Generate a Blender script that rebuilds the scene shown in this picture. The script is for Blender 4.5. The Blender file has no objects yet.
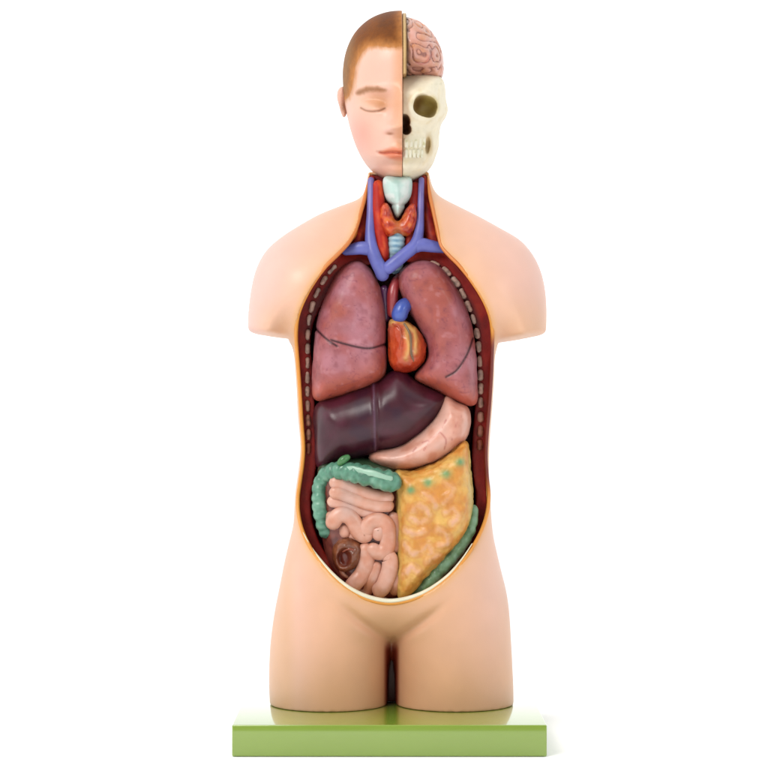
import bpy, math
import numpy as np

# ------------------------------------------------------------------ units
# measurements were taken in "units" of 1.25 mm; the camera stands D units
# in front of the coronal plane of the model, level with the belly.
K = 0.00125
D = 2400.0
CX, CY = 384.0, 384.0
FLOOR = -350.0
XS = 5.0                       # the base is centred on the world origin

rng = np.random.default_rng(7)


def S(y):
    return (D + y) / D


def measure(pts, y):
    """outline measured on the photograph -> metric (X, Z) at depth y"""
    p = np.asarray(pts, float)
    return np.stack([(p[:, 0] - CX) * S(y), (CY - p[:, 1]) * S(y)], 1)


def world(v):
    v = np.asarray(v, float)
    return np.stack([(v[:, 0] - XS) * K, v[:, 1] * K, (v[:, 2] - FLOOR) * K], 1)


def spline(pts, n=8, closed=False):
    p = np.asarray(pts, float)
    N = len(p)
    out = []
    segs = N if closed else N - 1
    for i in range(segs):
        if closed:
            a, b, c, d = p[(i - 1) % N], p[i], p[(i + 1) % N], p[(i + 2) % N]
        else:
            a, b, c, d = p[max(i - 1, 0)], p[i], p[i + 1], p[min(i + 2, N - 1)]
        t = np.linspace(0, 1, n, endpoint=False)[:, None]
        out.append(0.5 * (2 * b + (c - a) * t + (2 * a - 5 * b + 4 * c - d) * t * t
                          + (3 * b - a - 3 * c + d) * t ** 3))
    if not closed:
        out.append(p[-1:])
    return np.concatenate(out)


# ------------------------------------------------------------------ fields
def dist_lines(px, pz, poly, closed=False):
    """distance from grid points to a polyline"""
    a = poly if closed else poly[:-1]
    b = np.roll(poly, -1, 0) if closed else poly[1:]
    d2 = np.full(px.shape, 1e18)
    for (ax, az), (bx, bz) in zip(a, b):
        ex, ez = bx - ax, bz - az
        L = ex * ex + ez * ez + 1e-12
        t = np.clip(((px - ax) * ex + (pz - az) * ez) / L, 0, 1)
        d2 = np.minimum(d2, (px - ax - t * ex) ** 2 + (pz - az - t * ez) ** 2)
    return np.sqrt(d2)


def inside(px, pz, poly):
    r = np.zeros(px.shape, bool)
    q = np.roll(poly, -1, 0)
    for (ax, az), (bx, bz) in zip(poly, q):
        if az == bz:
            continue
        c = ((az > pz) != (bz > pz)) & (px < (bx - ax) * (pz - az) / (bz - az) + ax)
        r ^= c
    return r


def sdf2(px, pz, poly):
    d = dist_lines(px, pz, poly, True)
    return np.where(inside(px, pz, poly), d, -d)


def blur(a, sig):
    if sig <= 0:
        return a
    r = int(sig * 3) + 1
    k = np.exp(-0.5 * (np.arange(-r, r + 1) / sig) ** 2)
    k /= k.sum()
    for ax in (0, 1):
        pad = [(0, 0), (0, 0)]
        pad[ax] = (r, r)
        b = np.pad(a, pad, mode='edge')
        o = np.zeros_like(a)
        for i, w in enumerate(k):
            sl = [slice(None), slice(None)]
            sl[ax] = slice(i, i + a.shape[ax])
            o += w * b[tuple(sl)]
        a = o
    return a


def _hash(i, j, k, seed):
    n = (i * 374761393 + j * 668265263 + k * 1274126177 + seed * 974634777) & 0xFFFFFFFF
    n = ((n ^ (n >> 13)) * 1274126177) & 0xFFFFFFFF
    n = n ^ (n >> 16)
    return (n & 0xFFFF) / 65535.0


def noise(x, y, z, sc, seed=1):
    x, y, z = np.asarray(x) / sc, np.asarray(y) / sc, np.asarray(z) / sc
    i, j, k = np.floor(x).astype(np.int64), np.floor(y).astype(np.int64), np.floor(z).astype(np.int64)
    u, v, w = x - i, y - j, z - k
    u, v, w = u * u * (3 - 2 * u), v * v * (3 - 2 * v), w * w * (3 - 2 * w)
    r = 0
    for a in (0, 1):
        for b in (0, 1):
            for c in (0, 1):
                r = r + _hash(i + a, j + b, k + c, seed) * np.where(a, u, 1 - u) * np.where(b, v, 1 - v) * np.where(c, w, 1 - w)
    return r * 2 - 1


def fbm(x, y, z, sc, seed=1, o=3):
    r, a, t = 0, 1.0, 0
    for i in range(o):
        r = r + a * noise(x, y, z, sc / 2 ** i, seed + 17 * i)
        t += a
        a *= .5
    return r / t


def surface_nets(f, org, h):
    f = f.astype(np.float32)
    s = f < 0
    n = np.array(f.shape) - 1
    cnt = np.zeros(n, np.int8)
    for a in (0, 1):
        for b in (0, 1):
            for c in (0, 1):
                cnt += s[a:a + n[0], b:b + n[1], c:c + n[2]]
    act = (cnt > 0) & (cnt < 8)
    ci = np.argwhere(act)
    idx = np.full(n, -1, np.int64)
    idx[act] = np.arange(len(ci))
    cor = [(a, b, c) for a in (0, 1) for b in (0, 1) for c in (0, 1)]
    cv = np.stack([f[ci[:, 0] + a, ci[:, 1] + b, ci[:, 2] + c] for a, b, c in cor], 1)
    pos = np.zeros((len(ci), 3))
    num = np.zeros(len(ci))
    for p in range(8):
        for q in range(p + 1, 8):
            dd = np.array(cor[q]) - np.array(cor[p])
            if np.abs(dd).sum() != 1:
                continue
            m = (cv[:, p] < 0) != (cv[:, q] < 0)
            t = cv[m, p] / (cv[m, p] - cv[m, q])
            pos[m] += np.array(cor[p]) + t[:, None] * dd
            num[m] += 1
    v = (ci + pos / num[:, None]) * h + np.asarray(org)
    faces = []
    for ax in range(3):
        o1, o2 = [(1, 2), (2, 0), (0, 1)][ax]
        A = [slice(None)] * 3
        B = [slice(None)] * 3
        A[ax] = slice(0, -1)
        B[ax] = slice(1, None)
        for o in (o1, o2):
            A[o] = slice(1, -1)
            B[o] = slice(1, -1)
        sa, sb = s[tuple(A)], s[tuple(B)]
        e = np.argwhere(sa != sb)
        if not len(e):
            continue
        flip = ~sa[e[:, 0], e[:, 1], e[:, 2]]
        g = e.copy()
        g[:, o1] += 1
        g[:, o2] += 1
        def cell(d1, d2):
            q = g.copy()
            q[:, o1] += d1
            q[:, o2] += d2
            return idx[q[:, 0], q[:, 1], q[:, 2]]
        quad = np.stack([cell(-1, -1), cell(0, -1), cell(0, 0), cell(-1, 0)], 1)
        quad[flip] = quad[flip][:, ::-1]
        faces.append(quad)
    return v, np.concatenate(faces)


def smooth(v, f, it=2, lam=.5):
    e = np.concatenate([f[:, [0, 1]], f[:, [1, 2]], f[:, [2, 3]], f[:, [3, 0]]])
    for _ in range(it):
        acc = np.zeros_like(v)
        c = np.zeros(len(v))
        for a, b in ((0, 1), (1, 0)):
            for k in range(3):
                acc[:, k] += np.bincount(e[:, a], v[e[:, b], k], len(v))
            c += np.bincount(e[:, a], minlength=len(v))
        v = v + lam * (acc / np.maximum(c, 1)[:, None] - v)
    return v


def grid(x0, x1, y0, y1, z0, z1, h):
    xs = np.arange(x0, x1 + h, h)
    ys = np.arange(y0, y1 + h, h)
    zs = np.arange(z0, z1 + h, h)
    return xs, ys, zs


# ------------------------------------------------------------------ colour
GAIN = 0.77


def lin(c):
    c = np.clip(np.asarray(c, float) / 255.0, 0, 1)
    return np.where(c <= .04045, c / 12.92, ((c + .055) / 1.055) ** 2.4)


def mix(a, b, t):
    a, b = np.asarray(a, float), np.asarray(b, float)
    t = np.clip(np.asarray(t, float), 0, 1)[..., None]
    return a * (1 - t) + b * t


def sstep(a, b, x):
    t = np.clip((x - a) / (b - a), 0, 1)
    return t * t * (3 - 2 * t)


# ------------------------------------------------------------------ materials
MATS = {}


def mat(name, rough=.4, coat=.0, var=.06, vscale=60, bump=.08, bscale=250, spec=.5, sss=0.0, coat_rough=.12):
    """painted plastic: vertex paint * fine procedural variation, bump and uneven gloss"""
    if name in MATS:
        return MATS[name]
    m = bpy.data.materials.new(name)
    m.use_nodes = True
    nt = m.node_tree
    p = nt.nodes['Principled BSDF']
    at = nt.nodes.new('ShaderNodeAttribute')
    at.attribute_name = 'paint'
    tc = nt.nodes.new('ShaderNodeTexCoord')
    n1 = nt.nodes.new('ShaderNodeTexNoise')
    n1.inputs['Scale'].default_value = vscale
    n1.inputs['Detail'].default_value = 6
    nt.links.new(tc.outputs['Object'], n1.inputs['Vector'])
    mr = nt.nodes.new('ShaderNodeMapRange')
    mr.inputs['From Min'].default_value = .25
    mr.inputs['From Max'].default_value = .75
    mr.inputs['To Min'].default_value = 1 - var
    mr.inputs['To Max'].default_value = 1 + var
    nt.links.new(n1.outputs['Fac'], mr.inputs['Value'])
    mx = nt.nodes.new('ShaderNodeVectorMath')
    mx.operation = 'SCALE'
    nt.links.new(at.outputs['Color'], mx.inputs[0])
    nt.links.new(mr.outputs['Result'], mx.inputs['Scale'])
    nt.links.new(mx.outputs['Vector'], p.inputs['Base Color'])
    n2 = nt.nodes.new('ShaderNodeTexNoise')
    n2.inputs['Scale'].default_value = bscale
    n2.inputs['Detail'].default_value = 4
    nt.links.new(tc.outputs['Object'], n2.inputs['Vector'])
    bp = nt.nodes.new('ShaderNodeBump')
    bp.inputs['Strength'].default_value = bump
    bp.inputs['Distance'].default_value = .002
    nt.links.new(n2.outputs['Fac'], bp.inputs['Height'])
    nt.links.new(bp.outputs['Normal'], p.inputs['Normal'])
    rr = nt.nodes.new('ShaderNodeMapRange')
    rr.inputs['To Min'].default_value = max(rough - .08, .03)
    rr.inputs['To Max'].default_value = rough + .1
    nt.links.new(n1.outputs['Fac'], rr.inputs['Value'])
    nt.links.new(rr.outputs['Result'], p.inputs['Roughness'])
    p.inputs['Specular IOR Level'].default_value = spec
    p.inputs['Coat Weight'].default_value = coat
    p.inputs['Coat Roughness'].default_value = coat_rough
    if sss:
        p.inputs['Subsurface Weight'].default_value = sss
        p.inputs['Subsurface Radius'].default_value = (1.0, .45, .25)
        p.inputs['Subsurface Scale'].default_value = .004
    MATS[name] = m
    return m


# ------------------------------------------------------------------ objects
col = bpy.context.scene.collection


def link(name, v, f, color, m, parent, label=None):
    """v metric units; color = rgb (0..255) or function(px, py, y) giving rgb"""
    v = np.asarray(v, float)
    w = world(v)
    me = bpy.data.meshes.new(name)
    me.from_pydata(w.tolist(), [], f.tolist() if hasattr(f, 'tolist') else f)
    me.update()
    if callable(color):
        s = S(v[:, 1])
        c = np.asarray(color(CX + v[:, 0] / s, CY - v[:, 2] / s, v[:, 1]), float)
    else:
        c = np.tile(np.asarray(color, float), (len(v), 1))
    c = lin(c) * GAIN
    a = me.color_attributes.new('paint', 'FLOAT_COLOR', 'POINT')
    a.data.foreach_set('color', np.concatenate([c, np.ones((len(v), 1))], 1).astype(np.float32).ravel())
    me.polygons.foreach_set('use_smooth', [True] * len(me.polygons))
    me.materials.append(m)
    o = bpy.data.objects.new(name, me)
    col.objects.link(o)
    o.parent = parent
    if label:
        o['label'] = label
    return o


def pillow_field(out, y0, T, R, h, Tb=None, disp=None, sig=0, pad=6, smooth_poly=True, raw=False):
    poly = measure(out, y0)
    if smooth_poly:
        poly = spline(poly, 6, True)
    Tb = T if Tb is None else Tb
    x0, z0 = poly.min(0) - pad
    x1, z1 = poly.max(0) + pad
    xs, ys, zs = grid(x0, x1, y0 - T - pad, y0 + Tb + pad, z0, z1, h)
    GX, GZ = np.meshgrid(xs, zs, indexing='ij')
    d = sdf2(GX, GZ, poly)
    u = np.clip(d / R, -1, 1)
    q = np.where(d > 0, 1 - (1 - u) ** 2, 2 * d / R)
    q = blur(q, sig / h)
    gq = 2 / R * (1 - np.clip(u, 0, .97))
    Y = ys[None, :, None] - y0
    TT = np.where(Y < 0, T, Tb)
    F = Y ** 2 - TT ** 2 * q[:, None, :]
    F /= 2 * np.sqrt(Y ** 2 + (TT ** 2 * gq[:, None, :] / 2) ** 2 + 1.0)
    if disp is not None:
        s = S(ys)[None, :, None]
        F = F - disp(CX + GX[:, None, :] / s, CY - GZ[:, None, :] / s, Y + y0 + 0 * F)
    return F, (xs[0], ys[0], zs[0])


def pillow(name, out, y0, T, R, color, m, parent, h=1.4, Tb=None, disp=None, sig=0, label=None, carve=None, it=1,
           smooth_poly=True):
    F, org = pillow_field(out, y0, T, R, h, Tb, disp, sig, smooth_poly=smooth_poly)
    if carve is not None:
        F = carve(F, org, h)
    v, f = surface_nets(F, org, h)
    v = smooth(v, f, it)
    return link(name, v, f, color, m, parent, label)


def pxy(pts):
    return np.asarray(pts, float)


def line_d(px, py, pts, n=6):
    return dist_lines(px, py, spline(pts, n))


def tube(name, pts, rad, color, m, parent, seg=14, n=8, flat=1.0, label=None, ripple=None, taper=True, lump=0.0):
    """pts: (px, py, y) along a path; rad in units (number or list)"""
    p = np.asarray(pts, float)
    r = np.full(len(p), float(rad)) if np.isscalar(rad) else np.asarray(rad, float)
    q = spline(np.concatenate([p, r[:, None]], 1), n)
    s = S(q[:, 2])
    c = np.stack([(q[:, 0] - CX) * s, q[:, 2], (CY - q[:, 1]) * s], 1)
    rr = q[:, 3].copy()
    t = np.gradient(c, axis=0)
    t /= np.linalg.norm(t, axis=1)[:, None] + 1e-9
    L = np.concatenate([[0], np.cumsum(np.linalg.norm(np.diff(c, axis=0), axis=1))])
    if ripple:
        ph = 2 * np.pi * L / ripple[1] + 1.9 * noise(L, L * 0, L * 0, ripple[1] * 1.7, 301 + len(name))
        am = ripple[0] * (1 + .6 * noise(L, L * 0 + 5, L * 0, ripple[1] * 1.3, 307))
        rr = rr * (1 + am * (1 - 2 * np.abs(np.cos(ph / 2)) ** 4))
    if taper:
        e = np.minimum(L, L[-1] - L)
        rr = rr * np.sqrt(np.clip(1 - (1 - np.clip(e / np.maximum(rr, .1), 0, 1)) ** 2, .02, 1))
    up = np.array([0, 1.0, 0])
    b = np.cross(t, up)
    b /= np.linalg.norm(b, axis=1)[:, None] + 1e-9
    nn = np.cross(b, t)
    a = np.linspace(0, 2 * np.pi, seg, endpoint=False)
    V = c[:, None, :] + rr[:, None, None] * (np.cos(a)[None, :, None] * b[:, None, :] + flat * np.sin(a)[None, :, None] * nn[:, None, :])
    V = V.reshape(-1, 3)
    if lump:
        cc_ = np.repeat(c, seg, 0)
        V = cc_ + (V - cc_) * (1 + lump * fbm(V[:, 0], V[:, 1], V[:, 2], 5.0, 311, 2))[:, None]
    N = len(c)
    F = []
    for i in range(N - 1):
        for j in range(seg):
            k = (j + 1) % seg
            F.append((i * seg + j, (i + 1) * seg + j, (i + 1) * seg + k, i * seg + k))
    F.append(tuple(range(seg)))
    F.append(tuple(range(N * seg - 1, (N - 1) * seg - 1, -1)))
    return link(name, V, F, color, m, parent, label)


# ================================================================== the model
model = bpy.data.objects.new('anatomical_torso', None)
col.objects.link(model)
model.empty_display_size = .1
model['label'] = 'painted anatomical torso model with half skull and open organ cavity on green base'
model['category'] = 'anatomical model'

M_skin = mat('skin_paint', rough=.4, coat=.06, coat_rough=.3, var=.04, vscale=24, bump=.05, bscale=420, sss=.12)
M_bone = mat('bone_paint', rough=.5, var=.06, vscale=90, bump=.15, bscale=300)
M_wet = mat('organ_gloss_paint', rough=.34, coat=.25, var=.14, vscale=55, bump=.16, bscale=160)
M_liver = mat('liver_gloss_paint', rough=.34, coat=.12, var=.12, vscale=30, bump=.08, bscale=90, coat_rough=.3, spec=.42)
M_lung = mat('lung_satin_paint', rough=.46, coat=.08, var=.12, vscale=60, bump=.22, bscale=130, spec=.4)
M_matte = mat('muscle_paint', rough=.5, spec=.25, var=.22, vscale=70, bump=.3, bscale=140)
M_gut = mat('gut_paint', rough=.38, coat=.15, var=.10, vscale=60, bump=.14, bscale=190)
M_fat = mat('fat_paint', rough=.42, coat=.1, var=.12, vscale=80, bump=.4, bscale=150)
M_hair = mat('hair_paint', rough=.6, spec=.2, var=.2, vscale=120, bump=.2, bscale=400)
M_base = mat('green_lacquer', rough=.14, var=.03, vscale=9, bump=.004, bscale=120, coat=1.0, spec=.6, coat_rough=.05)

# ---------------------------------------------------------------- base
def rounded_box(x0, x1, y0, y1, z0, z1, r, seg=4):
    import bmesh
    bm = bmesh.new()
    bmesh.ops.create_cube(bm, size=1)
    for v in bm.verts:
        v.co = ((x0 + x1) / 2 + v.co.x * (x1 - x0), (y0 + y1) / 2 + v.co.y * (y1 - y0), (z0 + z1) / 2 + v.co.z * (z1 - z0))
    bmesh.ops.bevel(bm, geom=bm.edges[:], offset=r, segments=seg, profile=.5, affect='EDGES')
    bm.verts.ensure_lookup_table()
    v = np.array([q.co[:] for q in bm.verts])
    f = [[w.index for w in g.verts] for g in bm.faces]
    bm.free()
    return v, f


BASE_TOP = -320.0
v, f = rounded_box(-142.6, 152.9, -148, 148, FLOOR + .4, BASE_TOP, 1.3)
base = link('base', v, f, (142, 172, 62), M_base, model)

# ---------------------------------------------------------------- body field
SEG = [
    ('r', [(369, 158), (368, 172), (366, 186), (360, 198), (340, 206), (320, 214), (300, 225), (280, 238), (266, 251),
           (257, 267), (252, 285), (249, 305), (248, 322), (248.5, 334)]),
    ('f', [(248.5, 334), (289, 340.5)]),
    ('r', [(289, 340.5), (293.5, 352), (296, 380), (298, 415), (300.5, 445), (299.5, 462), (297.5, 478), (295.5, 492),
           (294.5, 508), (293.5, 524), (289.5, 541), (285, 560), (279, 590), (275, 610), (272, 630), (270, 650),
           (269, 680), (270, 704), (271, 722)]),
    ('f', [(271, 722), (386.8, 722)]),
    ('r', [(386.8, 722), (387.2, 700), (388.2, 670), (390.2, 650), (391.3, 644), (392.6, 650), (395, 670), (395.8, 700), (395.8, 722)]),
    ('f', [(395.8, 722), (513, 722)]),
    ('r', [(513, 722), (513.5, 700), (513, 680), (511, 640), (509, 610), (506, 590), (501, 570), (497, 553), (493.5, 537),
           (491.5, 520), (490.5, 505), (490, 490), (489, 475), (489, 455), (490, 435), (492, 410), (494, 380),
           (495, 357), (498, 344.5)]),
    ('f', [(498, 344.5), (546, 335.5)]),
    ('r', [(546, 335.5), (546.5, 310), (545, 290), (541, 272), (533, 255), (520, 240), (500, 228), (480, 217), (460, 207),
           (446, 200), (437, 194), (432, 185), (429, 172), (428, 158)]),
    ('f', [(428, 158), (369, 158)]),
]
full, rounds = [], []
for k_, pts in SEG:
    q = spline(measure(pts, 0), 6)
    full.append(q[:-1])
    if k_ == 'r':
        rounds.append(q)
full = np.concatenate(full)

H = 1.4
bx, by, bz = grid(-142, 168, -92, 92, BASE_TOP - 8, 232, H)
GX, GZ = np.meshgrid(bx, bz, indexing='ij')
PX, PY = CX + GX, CY - GZ
dr = np.full(GX.shape, 1e9)
for q in rounds:
    dr = np.minimum(dr, dist_lines(GX, GZ, q))
ins = inside(GX, GZ, full)
dpoly = sdf2(GX, GZ, full)
dr = np.where(ins, dr, -dr)
# beyond the flat cuts the limbs simply go on, the cut is made afterwards
ky = [150, 190, 215, 245, 280, 330, 420, 500, 580, 640, 704, 740]
R_ = np.interp(PY, ky, [33, 34, 38, 50, 60, 66, 70, 74, 78, 64, 59, 59])
Tf = np.interp(PY, ky, [34, 36, 40, 48, 60, 68, 70, 72, 75, 66, 61, 61])
Tb = np.interp(PY, ky, [36, 40, 46, 54, 62, 66, 62, 62, 76, 80, 64, 60])
Tf, Tb, R_ = blur(Tf, 6), blur(Tb, 6), blur(R_, 6)
u = np.clip(dr / R_, -1, 1)
q = np.where(dr > 0, 1 - (1 - u) ** 2, 2 * dr / R_)
q = blur(q, 2.2)
gq = 2 / R_ * (1 - np.clip(u, 0, .96))


def g2(cx, cy, sx, sy, rot=0.0, X=None, Y=None):
    X = PX if X is None else X
    Y = PY if Y is None else Y
    a = math.radians(rot)
    dx, dy = X - cx, Y - cy
    u_, v_ = dx * math.cos(a) + dy * math.sin(a), -dx * math.sin(a) + dy * math.cos(a)
    return np.exp(-.5 * ((u_ / sx) ** 2 + (v_ / sy) ** 2))


tf_ = np.sqrt(np.maximum(Tf ** 2 * q, 0))
PX, PY = CX + GX / S(-tf_), CY - GZ / S(-tf_)
hf = 4.5 * g2(391, 618, 22, 17)
for gl in ([(391, 642), (376, 632), (356, 618), (338, 603), (322, 590)], [(392, 642), (407, 632), (428, 618), (447, 603), (464, 588)]):
    dl = line_d(PX, PY, gl)
    hf -= 6.5 * np.exp(-(dl / 5.0) ** 2) * sstep(85, 20, np.hypot(PX - 391, PY - 642))
hf += 4 * g2(325, 655, 30, 40) + 4 * g2(458, 655, 30, 40)
hf += 3.0 * g2(300, 268, 18, 14, -35) + 3.0 * g2(487, 262, 18, 14, 35)      # deltoid fullness
hf -= 2.0 * g2(318, 240, 10, 26, 65) + 2.0 * g2(466, 232, 10, 26, -65)
PX, PY = CX + GX, CY - GZ
tf = tf_
t2f = np.where(q > 0, (np.maximum(tf + hf * sstep(0, 12, tf), 0)) ** 2, Tf ** 2 * q)
t2b = Tb ** 2 * q
Y = by[None, :, None]
FR = Y < 0
t2 = np.where(FR, t2f[:, None, :], t2b[:, None, :])
TT = np.where(FR, Tf[:, None, :], Tb[:, None, :])
Fn = (Y ** 2 - t2) / (2 * np.sqrt(Y ** 2 + (TT ** 2 * gq[:, None, :] / 2) ** 2 + 1.5))
# flat limb cuts
Fn = np.maximum(Fn, np.where(ins, -1e3, np.where(dr < -1e-6, -1e3, 0))[:, None, :])
flat_cut = np.where(ins, -dpoly, -dpoly)[:, None, :]
near_flat = np.minimum(dist_lines(GX, GZ, measure([(244, 333.3), (289, 340.5)], 0)),
                       dist_lines(GX, GZ, measure([(498, 344.5), (551, 334.7)], 0)))
below = (~ins) & (near_flat < 30) & (PY > 333)
def below_line(a, b):
    (ax, az), (bx_, bz_) = measure([a, b], 0)
    ex, ez = bx_ - ax, bz_ - az
    L_ = math.hypot(ex, ez)
    return ((GX - ax) * ez - (GZ - az) * ex) / L_      # positive under the cut


cut_ = np.where(PX < 289, below_line((248.5, 334), (289, 340.5)), np.where(PX > 498, below_line((498, 344.5), (546, 335.5)), -1e3))
cut_ = np.where((near_flat < 16) & (PY < 356), cut_, -1e3)[:, None, :]
hh = np.clip(.5 + .5 * (Fn - cut_) / 7.0, 0, 1)
Fn = Fn * hh + cut_ * (1 - hh) + 7.0 * hh * (1 - hh)
# web that closes the back of the gap between the thighs
gx = np.abs(GX - measure([(391.5, 600)], 0)[0, 0])[:, None, :] - 16
web = np.maximum(np.maximum(gx, np.abs(Y - 34) - 20), (GZ[:, None, :] + 250))
Fn = np.minimum(Fn, web)
Fn = np.maximum(Fn, (BASE_TOP + .3) - GZ[:, None, :])
Fn = np.maximum(Fn, GZ[:, None, :] - (CY - 172.5))

# opening (inner edge of the skin)
OPEN = [(372, 150), (369.5, 176), (366, 195), (361.5, 212), (356, 230), (349, 243), (338, 255), (325, 268), (312, 286), (303, 303),
        (298, 318), (296.5, 335), (297.5, 352), (300, 385), (302, 418), (304, 446), (303, 464), (300.5, 482), (298.5, 498), (299, 514),
        (303, 531), (311, 548), (321, 563), (333, 577), (346, 588), (360, 596), (375, 601), (390, 603), (405, 601),
        (420, 596), (435, 588), (450, 576), (463, 561), (474, 544), (482, 528), (487, 511), (488.3, 494), (486.5, 476),
        (485.5, 456), (486.5, 434), (488.5, 410), (490.5, 380), (491.5, 355), (492, 333), (489.5, 316), (482.5, 299), (471, 281),
        (459, 266), (449, 256), (441, 246), (437, 230), (433, 212), (429.5, 195), (427, 176), (425, 150)]
ix = lambda a, g: np.clip(np.round((a - g[0]) / H).astype(int), 0, len(g) - 1)


def front_point(pts):
    # metric (X, Y, Z) of points of the front skin measured on the photograph
    p = np.asarray(pts, float)
    y = np.full(len(p), -30.0)
    for _ in range(6):
        X, Z = (p[:, 0] - CX) * S(y), (CY - p[:, 1]) * S(y)
        y = .5 * y - .5 * np.sqrt(np.maximum(t2f[ix(X, bx), ix(Z, bz)], 9))
        y = np.convolve(np.pad(y, 1, mode='edge'), [.25, .5, .25], 'valid')
    return np.stack([(p[:, 0] - CX) * S(y), y, (CY - p[:, 1]) * S(y)], 1)


OP3 = front_point(OPEN)
op_poly = spline(OP3[:, [0, 2]], 5, True)
dq = sdf2(GX, GZ, op_poly)
yp = blur(np.interp(PY, [150, 200, 230, 260, 300, 340, 500, 560, 600], [-6, -8, -14, -26, -24, -17, -14, -18, -44]), 3)
wq = np.interp(PY, [236, 252, 270, 300, 345, 470, 520, 555, 575], [200, 60, 20, 17, 13, 13, 11, 6, 0])[:, None, :]
wall = np.interp(PY, [150, 200, 240, 270, 330, 440, 520, 600], [9, 9, 14, 17, 17, 15, 14, 12])
yp3, wall3, dq3 = yp[:, None, :], wall[:, None, :], dq[:, None, :]
hollow = np.maximum(np.maximum(Fn + wall3, wq - dq3), Y - 14)
C1 = np.maximum(-dq3, np.minimum(Y - yp3, hollow))
skin = np.maximum(np.maximum(Fn, -np.maximum(Fn + 3.2, -(dq3 + 14))), -C1)
C2 = np.maximum(-(dq3 + .9), np.minimum(Y - (yp3 + 2.0), hollow))
muscle = np.maximum(np.maximum(Fn + 2.0, -(dq3 + 13)), -C2)


def skin_col(px, py, y):
    c = np.tile(np.array([240., 194., 172.]), (len(px), 1))
    pink = sstep(330, 262, px) * .8 + sstep(465, 520, px) * .35
    c = mix(c, (242, 194, 184), pink * sstep(700, 540, py))
    c = mix(c, (238, 180, 140), sstep(600, 690, py) * sstep(285, 340, px) * .6)
    c = mix(c, (238, 180, 138), sstep(120, 40, np.abs(px - 391)) * sstep(560, 610, py) * .7)
    c = mix(c, (228, 178, 128), sstep(290, 335, py) * sstep(245, 275, px) * sstep(300, 285, px) * .5)
    c = mix(c, (228, 178, 128), sstep(280, 335, py) * sstep(490, 520, px) * .5)
    d = np.minimum(np.abs(dist_lines(px, py, OPp, True)), 60)
    c = mix(c, (236, 172, 92), np.exp(-(d / 4.5) ** 2) * .85)
    c = mix(c, (236, 184, 140), np.exp(-(d / 26.0) ** 2) * .45)
    n = fbm(px, py, y, 34, 5)
    c = c * (1 + .02 * n)[:, None]
    gapd = np.hypot(px - 391.5, (np.maximum(643 - py, 0)))
    c = mix(c, (116, 28, 14), sstep(9, 3.5, gapd) * sstep(640, 652, py) * sstep(-58, -42, y) * .9)  # shade inside the thigh gap, painted into the skin as dark red
    return c


OPp = spline(OPEN, 5, True)
v, f = surface_nets(skin, (bx[0], by[0], bz[0]), H)
v = smooth(v, f, 2, .5)
shell = link('torso_shell', v, f, skin_col, M_skin, model)
v, f = surface_nets(muscle, (bx[0], by[0], bz[0]), H)
v = smooth(v, f, 2, .5)


def muscle_col(px, py, y):
    c = np.tile(np.array([150., 28., 20.]), (len(px), 1))
    n = fbm(px * 1.0, py * .5, y, 9, 3)
    c = mix(c, (172, 58, 34), sstep(.0, .5, n) * .6)
    c = mix(c, (112, 14, 14), sstep(0, -.5, n) * .6)
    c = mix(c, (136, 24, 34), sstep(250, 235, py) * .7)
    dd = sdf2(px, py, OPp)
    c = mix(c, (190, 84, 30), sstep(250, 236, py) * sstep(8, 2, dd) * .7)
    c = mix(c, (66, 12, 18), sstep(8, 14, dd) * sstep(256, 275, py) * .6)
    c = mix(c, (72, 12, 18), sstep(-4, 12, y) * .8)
    c = mix(c, (236, 214, 150), sstep(575, 596, py) * sstep(-30, -48, y))
    return c


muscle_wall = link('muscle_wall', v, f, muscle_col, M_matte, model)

def bead_path(pts, off, dy, ymax):
    """photo measured path moved off units outwards and laid on the front skin"""
    p = np.asarray(pts, float)
    t = np.gradient(p, axis=0)
    nrm = np.stack([-t[:, 1], t[:, 0]], 1)
    nrm /= np.linalg.norm(nrm, axis=1)[:, None]
    o = np.sign((nrm * (p - np.array([394, 400.0]))).sum(1))[:, None]
    q = front_point(p)
    y = np.minimum(q[:, 1] + dy, ymax)
    p = p + nrm * o * off
    return [(u_[0], u_[1], w_) for u_, w_ in zip(p, y)]


rim_n = len(OPEN) - 2
tube('cut_rim', bead_path(OPEN[1:-1], .5, .6, -3), [.5] + [1.9] * (rim_n - 2) + [.5],
     lambda px, py, y: mix(mix(np.tile(np.array([234., 158., 64.]), (len(px), 1)), (196, 98, 50), sstep(310, 250, py) * .5), (120, 40, 26), sstep(500, 470, py) * sstep(330, 350, py) * sstep(440, 460, px)),
     M_skin, shell, n=6, seg=10, label='orange fat edge running all round the opening')
RB = [(303, 532), (311, 547), (321.5, 561.5), (333.5, 575), (346.5, 586), (360.5, 594), (375, 599), (390, 601), (405, 599),
      (420, 594), (434.5, 586), (449.5, 574), (462, 559), (472.5, 543)]
tube('cut_rim', bead_path(RB, 0, 2.5, -3), [.4, .9] + [1.5, 1.8, 2, 2.2, 2.3, 2.3, 2.2, 2, 1.8, 1.5] + [.9, .4], (240, 234, 206), M_bone, shell,
     label='pale cream lip along the bottom edge of the belly opening', flat=1.8, seg=12)

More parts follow.
